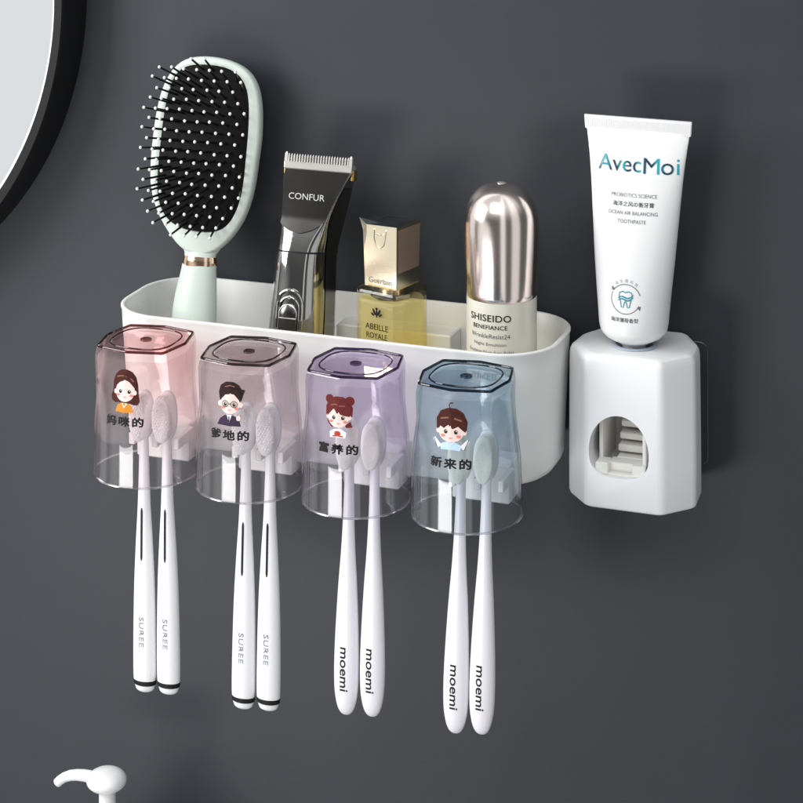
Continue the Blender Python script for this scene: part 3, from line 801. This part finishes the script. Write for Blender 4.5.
# ------------------------------------------------------------------ toothpaste dispenser
DX, DY = 28.8, 9.6
t = empty('toothpaste_dispenser', (DX, WY, -9.7), 'white chamfered toothpaste squeezer with egg shaped opening fixed right of the box', 'toothpaste dispenser')
def D(p): return (p[0]-DX, p[1]-WY, p[2]+9.7)
plan = [(26.35, 7.0), (31.15, 7.0), (32.85, 8.9), (32.7, 11.2), (31.4, 13.45), (26.2, 13.45), (24.95, 11.2), (24.75, 8.9)]
def chain(P, r=.32, n=5):
    out = []
    for i in range(len(P)):
        a, b, c = Vector(P[i-1]), Vector(P[i]), Vector(P[(i+1) % len(P)])
        u = (a-b).normalized(); v = (c-b).normalized(); p = b+u*r; q = b+v*r
        for k in range(n+1):
            s_ = k/n; out.append(tuple((1-s_)**2*p+2*s_*(1-s_)*b+s_*s_*q))
    return out
cpn = chain(plan); cc = (28.8, 10.2)
def dr(i, z, k=1.0): 
    o = []
    for x, y in cpn:
        vx, vy = x-cc[0], y-cc[1]; L_ = hypot(vx, vy); yy = min(cc[1]+vy*(1-i/L_), 13.45)
        o.append((cc[0]+vx*(1-i/L_)*k, yy, z))
    return o
rr = [dr(.6, -9.72), dr(.25, -9.70), dr(.08, -9.6), dr(0, -9.4), dr(0, -7), dr(0.02, -4), dr(.04, -1.5), dr(.06, -.85), dr(.11, -.6), dr(.22, -.42), dr(.42, -.32), dr(.6, -.3), dr(1.3, -.3)]
mb = MB(); mb.loft(rr)
body = mb.build('housing', M['dispwhite'], t, f=D, sharp=60)
# cut the egg opening and the tube socket
egg = []
for k in range(64):
    a = 2*pi*k/64; c, q = cos(a), sin(a)
    if q >= 0: egg.append((28.46+1.88*c, -6.15+2.26*q))
    else:
        e = 2.7; r = 1/((abs(c)**e+abs(q)**e)**(1/e)); egg.append((28.46+1.88*r*c, -6.15+1.55*r*q))
mb = MB(); mb.loft([[(x, 6.0, z) for x, z in egg], [(x, 12.2, z) for x, z in egg]])
cut = mb.build('cut', M['dispwhite'], t, f=D)
mb = MB(); mb.lathe([(1.25, -.9), (1.25, .5)], c=(28.8, 9.75, 0), n=40); cut2 = mb.build('cut', M['dispwhite'], t, f=D)
for c_ in (cut, cut2):
    md = body.modifiers.new('b', 'BOOLEAN'); md.object = c_; md.operation = 'DIFFERENCE'; md.solver = 'EXACT'
dg = bpy.context.evaluated_depsgraph_get(); dg.update()
nm = bpy.data.meshes.new_from_object(body.evaluated_get(dg)); body.modifiers.clear(); body.data = nm
for p in nm.polygons: p.use_smooth = True
nm.set_sharp_from_angle(angle=radians(28))
for c_ in (cut, cut2): bpy.data.objects.remove(c_)
# lever inside
mb = MB()
mb.box(26.95, 27.75, 7.15, 8.2, -7.62, -6.88, .07); mb.box(29.25, 30.08, 7.15, 8.2, -7.62, -6.88, .07)
mb.box(27.0, 30.05, 7.2, 8.4, -7.78, -7.48, .06)
mb.box(26.95, 27.2, 8.1, 11.9, -7.6, -4.4, .07); mb.box(29.85, 30.08, 7.4, 11.9, -7.6, -5.0, .07)
mb.box(27.7, 29.3, 7.6, 8.6, -7.5, -6.95, .05)
lv = mb.build('push_lever', M['levwhite'], t, f=D)
mb = MB()
for k in range(6):
    z = -7.0+k*.62; y = 8.5+.42*k
    mb.box(27.95, 29.85, y, y+2.2, z-.34, z+.1, .07)
mb.box(27.2, 29.85, 11.2, 12.0, -7.6, -3.9, .05)
mb.build('ribbed_step', M['levwhite'], lv, f=D)
mb = MB(); prof = [(1.42, -.28), (1.42, -.20), (1.3, -.17), (1.16, -.2), (1.1, -.5), (.95, -.75)]
mb.lathe(prof, c=(28.8, 9.75, 0), n=40, cap0=False, cap1=False); mb.build('socket_seal', M['ring'], t, f=D)
# clear adhesive film between the dispenser and the wall
mb = MB()
fr_ = [(x, z) for x, z in rrect(24.8, 32.62, -8.6, -.9, .5, 6)]
mb.loft([[(x, 13.40, z) for x, z in fr_], [(x, 13.49, z) for x, z in fr_]])
fl = mb.build('adhesive_film', M['film'], t, f=D)
mb = MB(); mb.tube([(x, 13.42, z) for x, z in fr_], .02, n=6, closed=True); mb.build('film_edge', M['filmedge'], fl, f=D)

# ------------------------------------------------------------------ toothpaste tube
t = empty('toothpaste_tube', (28.8, 9.75, -.9), 'white toothpaste tube with teal lettering standing upside down in the wall dispenser', 'toothpaste tube')
def TT(p): return (p[0]-28.8, p[1]-9.75, p[2]+.9)
# z : centre x, half width, half thickness
tt_ = [(.85, 28.77, 2.10, 2.08), (1.1, 28.77, 2.15, 2.12), (2.5, 28.78, 2.28, 1.98), (5, 28.84, 2.52, 1.65), (8, 28.92, 2.76, 1.15), (10.5, 29.0, 2.96, .68), (12.2, 29.05, 3.16, .30), (13.0, 29.07, 3.27, .13)]
def tsec(z, n=64, w=None, th=None, wob=0):
    c, a, b = lerp_tab(tt_, z); a = w or a; b = th or b
    return [(c+a*cos(2*pi*k/n)*(1 if True else 0), 9.75+b*sin(2*pi*k/n)+.022*sin(1.9*z+2.6*cos(2*pi*k/n))*sin(.8*z), z) for k in range(n)]
mb = MB()
sh_ = [[(28.77+r*cos(2*pi*k/64), 9.75+r*sin(2*pi*k/64), z) for k in range(64)] for r, z in ((.72, -.35), (.80, -.22), (1.12, .0), (1.45, .16), (1.75, .34), (1.96, .56), (2.06, .72))]
mb.loft(sh_+[tsec(z) for z in (.85, 1.1, 1.5, 2, 3, 4, 5, 6, 7, 8, 9, 10, 11, 11.6, 12.2, 12.6, 13.0)], True, True)
bd = mb.build('tube_body', M['tube'], t, f=TT, sharp=50)
mb = MB()
mb.loft([[(29.06+x, 9.75+y, z+.05*sin(x*1.3+z)) for x, y in rrect(-w_, w_, -.085, .085, .06, 3)] for w_, z in ((3.26, 12.9), (3.36, 12.95), (3.38, 13.1), (3.42, 13.78), (3.40, 13.82))], True, True)
cr = mb.build('crimp', M['tube'], t, f=TT, sharp=40)
mb = MB()
for k in range(58):                          # fine vertical knurl pressed into the seal
    x = 25.78+k*.115
    mb.box(x, x+.05, 9.75-.091, 9.75-.08, 13.05, 13.62, .004)
mb.build('seal_knurl', M['tube'], cr, f=TT)
mb = MB(); mb.lathe([(.72, -.3), (.72, -.8), (.65, -.9)], c=(28.78, 9.75, 0), n=32); mb.build('nozzle', M['white'], t, f=TT)
def tf(x, z, l=.025):
    c, a, b = lerp_tab(tt_, z); u = max(-.98, min(.98, (x-c)/a))
    return TT((x, 9.75-b*sqrt(1-u*u)-l, z))
def tl(s, wdt, hgt, x, z, mat=None, **k): return lettering('lettering', s, tf, mat or M['darkgreyink'], bd, width=wdt, height=hgt, at=(x, z), **k)
tl('Avec', 2.75, .95, 28.02, 11.06, M['foil'])
tl('M', 1.0, .93, 30.05, 11.0, M['foil'])
tl('oi', 1.12, .95, 31.2, 11.0, M['foil'])
tl('PROBIOTICS SCIENCE', 2.85, .22, 29.03, 9.2)
tl('海洋之风の衡牙膏', 2.6, .30, 29.0, 8.68, bold=.012)
tl('OCEAN AIR BALANCING', 3.1, .22, 28.97, 8.15)
tl('TOOTHPASTE', 1.8, .22, 28.93, 7.65)
# round emblem: two arrow arcs around a tooth with a wave
mb = MB(); cx_, cz_ = 28.72, 3.05
for a0, a1 in ((150, 15), (-25, -165)):
    P = [(cx_+.92*cos(radians(a0+(a1-a0)*k/20)), cz_+.88*sin(radians(a0+(a1-a0)*k/20))) for k in range(21)]
    stroke(mb, P, .045, tf)
for a, d in ((205, -1), (-30, -1)):
    ax, az_ = cx_+.92*cos(radians(a)), cz_+.88*sin(radians(a)); tx, tz = sin(radians(a))*d*-1, cos(radians(a))*d
    tx, tz = -tx, -tz
for ax, az_, dx_, dz_ in ((cx_-.80, cz_+.50, -.1, .22), (cx_+.83, cz_-.42, .06, -.24)):
    sheet(mb, [(ax-dz_*.5, az_+dx_*.5), (ax+dx_, az_+dz_), (ax+dz_*.5, az_-dx_*.5)], tf)
stroke(mb, [(cx_+.92*cos(radians(155+5*k)), cz_+.88*sin(radians(155+5*k))) for k in range(9)], .045, tf)
mb.build('round_arrows', M['darkgreyink'], bd, smooth=False)
mb = MB()
tooth = [(-.36, .12), (-.33, .34), (-.16, .42), (0, .36), (.16, .42), (.33, .34), (.36, .12), (.28, -.12), (.22, -.48), (.12, -.5), (.05, -.2), (0, -.14), (-.05, -.2), (-.12, -.5), (-.22, -.48), (-.28, -.12), (-.36, .12)]
stroke(mb, [(cx_+x*1.15, cz_+.02+z*1.05) for x, z in tooth], .06, tf)
for o_ in (0, -.14):
    stroke(mb, [(cx_-.5+.1*k, cz_+o_+.02+.09*sin(k*.7)+.02*k) for k in range(11)], [.03+.06*sin(pi*k/10) for k in range(11)], lambda x, z: tf(x, z, .035))
mb.build('tooth_emblem', M['teal'], bd, smooth=False)
for k, ch in enumerate('益生菌科技'):
    a = radians(122-k*17); lettering('lettering', ch, tf, M['greyink'], bd, width=.2, height=.2, rot=a-pi/2, at=(cx_+1.12*cos(a), cz_+1.10*sin(a)))
tl('海洋薄荷香型', 1.75, .27, 28.66, 1.80, bold=.01)

# ------------------------------------------------------------------ soap pump
t = empty('soap_pump', (-5.93, 6, -48), 'white soap bottle pump head with curved spout poking in at the bottom left', 'soap dispenser')
def P_(p): return (p[0]+5.93, p[1]-6, p[2]+48)
mb = MB(); prof = [(.01, .72)]
for k in range(1, 16):
    a = radians(90-180*k/16); prof.append((1.33*cos(a), (.72 if a > 0 else .70)*sin(a)))
mb.lathe([(r, h) for r, h in prof]+[(.3, -.71)], c=(-5.95, 6, -31.42), n=48, cap0=False); mb.build('pump_head', M['plasticpump'], t, f=P_, sharp=60)
mb = MB()
sp_ = [(-6.4, -31.42), (-7.0, -31.4), (-7.6, -31.4), (-8.1, -31.45), (-8.6, -31.56), (-9.05, -31.76), (-9.4, -32.02), (-9.6, -32.22)]
mb.tube([(x, 6, z) for x, z in sp_], [.40, .39, .38, .36, .34, .32, .31, .30], n=20); mb.build('spout', M['plasticpump'], t, f=P_, sharp=50)
mb = MB(); mb.lathe([(.56, -31.95), (.55, -33.5), (.55, -36)], c=(-5.9, 6, 0), n=32); mb.build('stem', M['plasticpump'], t, f=P_)
mb = MB(); mb.lathe([(1.0, -35), (1.6, -35.2), (1.7, -36.8), (1.6, -37)], c=(-5.9, 6, 0), n=32); mb.build('collar', M['plasticpump'], t, f=P_)
mb = MB(); mb.lathe([(1.6, -37), (3.0, -37.6), (3.5, -38.6), (3.5, -47.6), (3.2, -48)], c=(-5.9, 6, 0), n=48); mb.build('bottle', M['plasticpump'], t, f=P_)

# ------------------------------------------------------------------ light
W = bpy.data.worlds.new('World'); sc.world = W; W.use_nodes = True
nt = W.node_tree; L = nt.links; bg = nt.nodes['Background']
tc = nt.nodes.new('ShaderNodeTexCoord')
def blob(dirv, sharp_in, sharp_out):
    d = nt.nodes.new('ShaderNodeVectorMath'); d.operation = 'DOT_PRODUCT'
    v = Vector(dirv).normalized(); d.inputs[1].default_value = v
    n = nt.nodes.new('ShaderNodeVectorMath'); n.operation = 'NORMALIZE'
    L.new(tc.outputs['Generated'], n.inputs[0]); L.new(n.outputs[0], d.inputs[0])
    r = nt.nodes.new('ShaderNodeMapRange'); r.interpolation_type = 'SMOOTHSTEP'
    r.inputs['From Min'].default_value = sharp_out; r.inputs['From Max'].default_value = sharp_in
    L.new(d.outputs['Value'], r.inputs['Value']); return r.outputs[0]
acc = None
base = .10
def addv(sock, k):
    global acc
    m = nt.nodes.new('ShaderNodeMath'); m.operation = 'MULTIPLY_ADD'; m.inputs[1].default_value = k
    L.new(sock, m.inputs[0])
    if acc is None: m.inputs[2].default_value = base
    else: L.new(acc, m.inputs[2])
    acc = m.outputs[0]
def strip(az, half, soft):  # upright bright bands added to the world for chrome reflections
    d = nt.nodes.new('ShaderNodeVectorMath'); d.operation = 'DOT_PRODUCT'
    v = Vector((sin(radians(az)), -cos(radians(az)), 0)); d.inputs[1].default_value = v
    mu = nt.nodes.new('ShaderNodeVectorMath'); mu.operation = 'MULTIPLY'; mu.inputs[1].default_value = (1, 1, 0)
    n = nt.nodes.new('ShaderNodeVectorMath'); n.operation = 'NORMALIZE'
    L.new(tc.outputs['Generated'], mu.inputs[0]); L.new(mu.outputs[0], n.inputs[0]); L.new(n.outputs[0], d.inputs[0])
    r = nt.nodes.new('ShaderNodeMapRange'); r.interpolation_type = 'SMOOTHSTEP'
    r.inputs['From Min'].default_value = cos(radians(half+soft)); r.inputs['From Max'].default_value = cos(radians(half))
    L.new(d.outputs['Value'], r.inputs['Value']); return r.outputs[0]
addv(blob((-.60, -.79, -.30), .982, .885), .68)     # bright patch added to the world for the room reflected in the mirror
addv(strip(22, 5, 4), .75)
addv(strip(62, 9, 7), .6)
addv(strip(-82, 8, 7), .7)
addv(blob((0, -.1, 1), .8, .2), .55)
cm = nt.nodes.new('ShaderNodeCombineColor'); 
for i_, k_ in enumerate((.985, 1.0, 1.02)):
    m = nt.nodes.new('ShaderNodeMath'); m.operation = 'MULTIPLY'; m.inputs[1].default_value = k_; L.new(acc, m.inputs[0]); L.new(m.outputs[0], cm.inputs[i_])
L.new(cm.outputs[0], bg.inputs['Color']); bg.inputs['Strength'].default_value = 1.0

def area(name, loc, target, size, power, col=(1, 1, 1), sy=None):
    d = bpy.data.lights.new(name, 'AREA'); d.energy = power; d.color = col
    d.shape = 'RECTANGLE'; d.size = size*S; d.size_y = (sy or size)*S
    o = bpy.data.objects.new(name, d); COL.objects.link(o); o.location = Vector(loc)*S
    o.rotation_euler = (Vector(target)-Vector(loc)).to_track_quat('-Z', 'Y').to_euler()
    return o
area('low_softbox', (-34, -104, -56), (12, 5, 0), 64, 5.2, (1, .99, .98), 34)
area('side_softbox', (-84, -66, 50), (12, 5, -4), 60, 15.5, (1, .99, .97), 64)
area('top_fill', (14, -110, 110), (14, 5, -6), 90, 7.5, (.98, .99, 1), 70)  # unseen fill lamp added to brighten front and top faces

# ------------------------------------------------------------------ camera
cam = bpy.data.cameras.new('camera'); co = bpy.data.objects.new('camera', cam); COL.objects.link(co)
F_, PPY, YAW, ROLL = 2258.344, -371.461, .3451, -.0034
C_ = Vector((62.782, -127.112, 44.234))
right = Vector((cos(YAW), sin(YAW), 0)); fw = Vector((-sin(YAW), cos(YAW), 0)); up = Vector((0, 0, 1))
R = Matrix((right, up, -fw)).transposed() @ Matrix.Rotation(ROLL, 3, 'Z')
co.matrix_world = Matrix.Translation(C_*S) @ R.to_4x4()
cam.sensor_width = 36; cam.sensor_height = 36; cam.lens = 36*F_/803
cam.shift_x = 0; cam.shift_y = (PPY-401.5)/803
cam.clip_start = .01; cam.clip_end = 50
sc.camera = co
sc.render.resolution_x = 1024; sc.render.resolution_y = 1024
sc.view_settings.view_transform = 'Standard'; sc.view_settings.look = 'None'
sc.view_settings.exposure = 0; sc.view_settings.gamma = 1
sc.render.engine = 'CYCLES'
sc.cycles.max_bounces = 16; sc.cycles.transparent_max_bounces = 48
sc.cycles.transmission_bounces = 12; sc.cycles.glossy_bounces = 6; sc.cycles.diffuse_bounces = 4
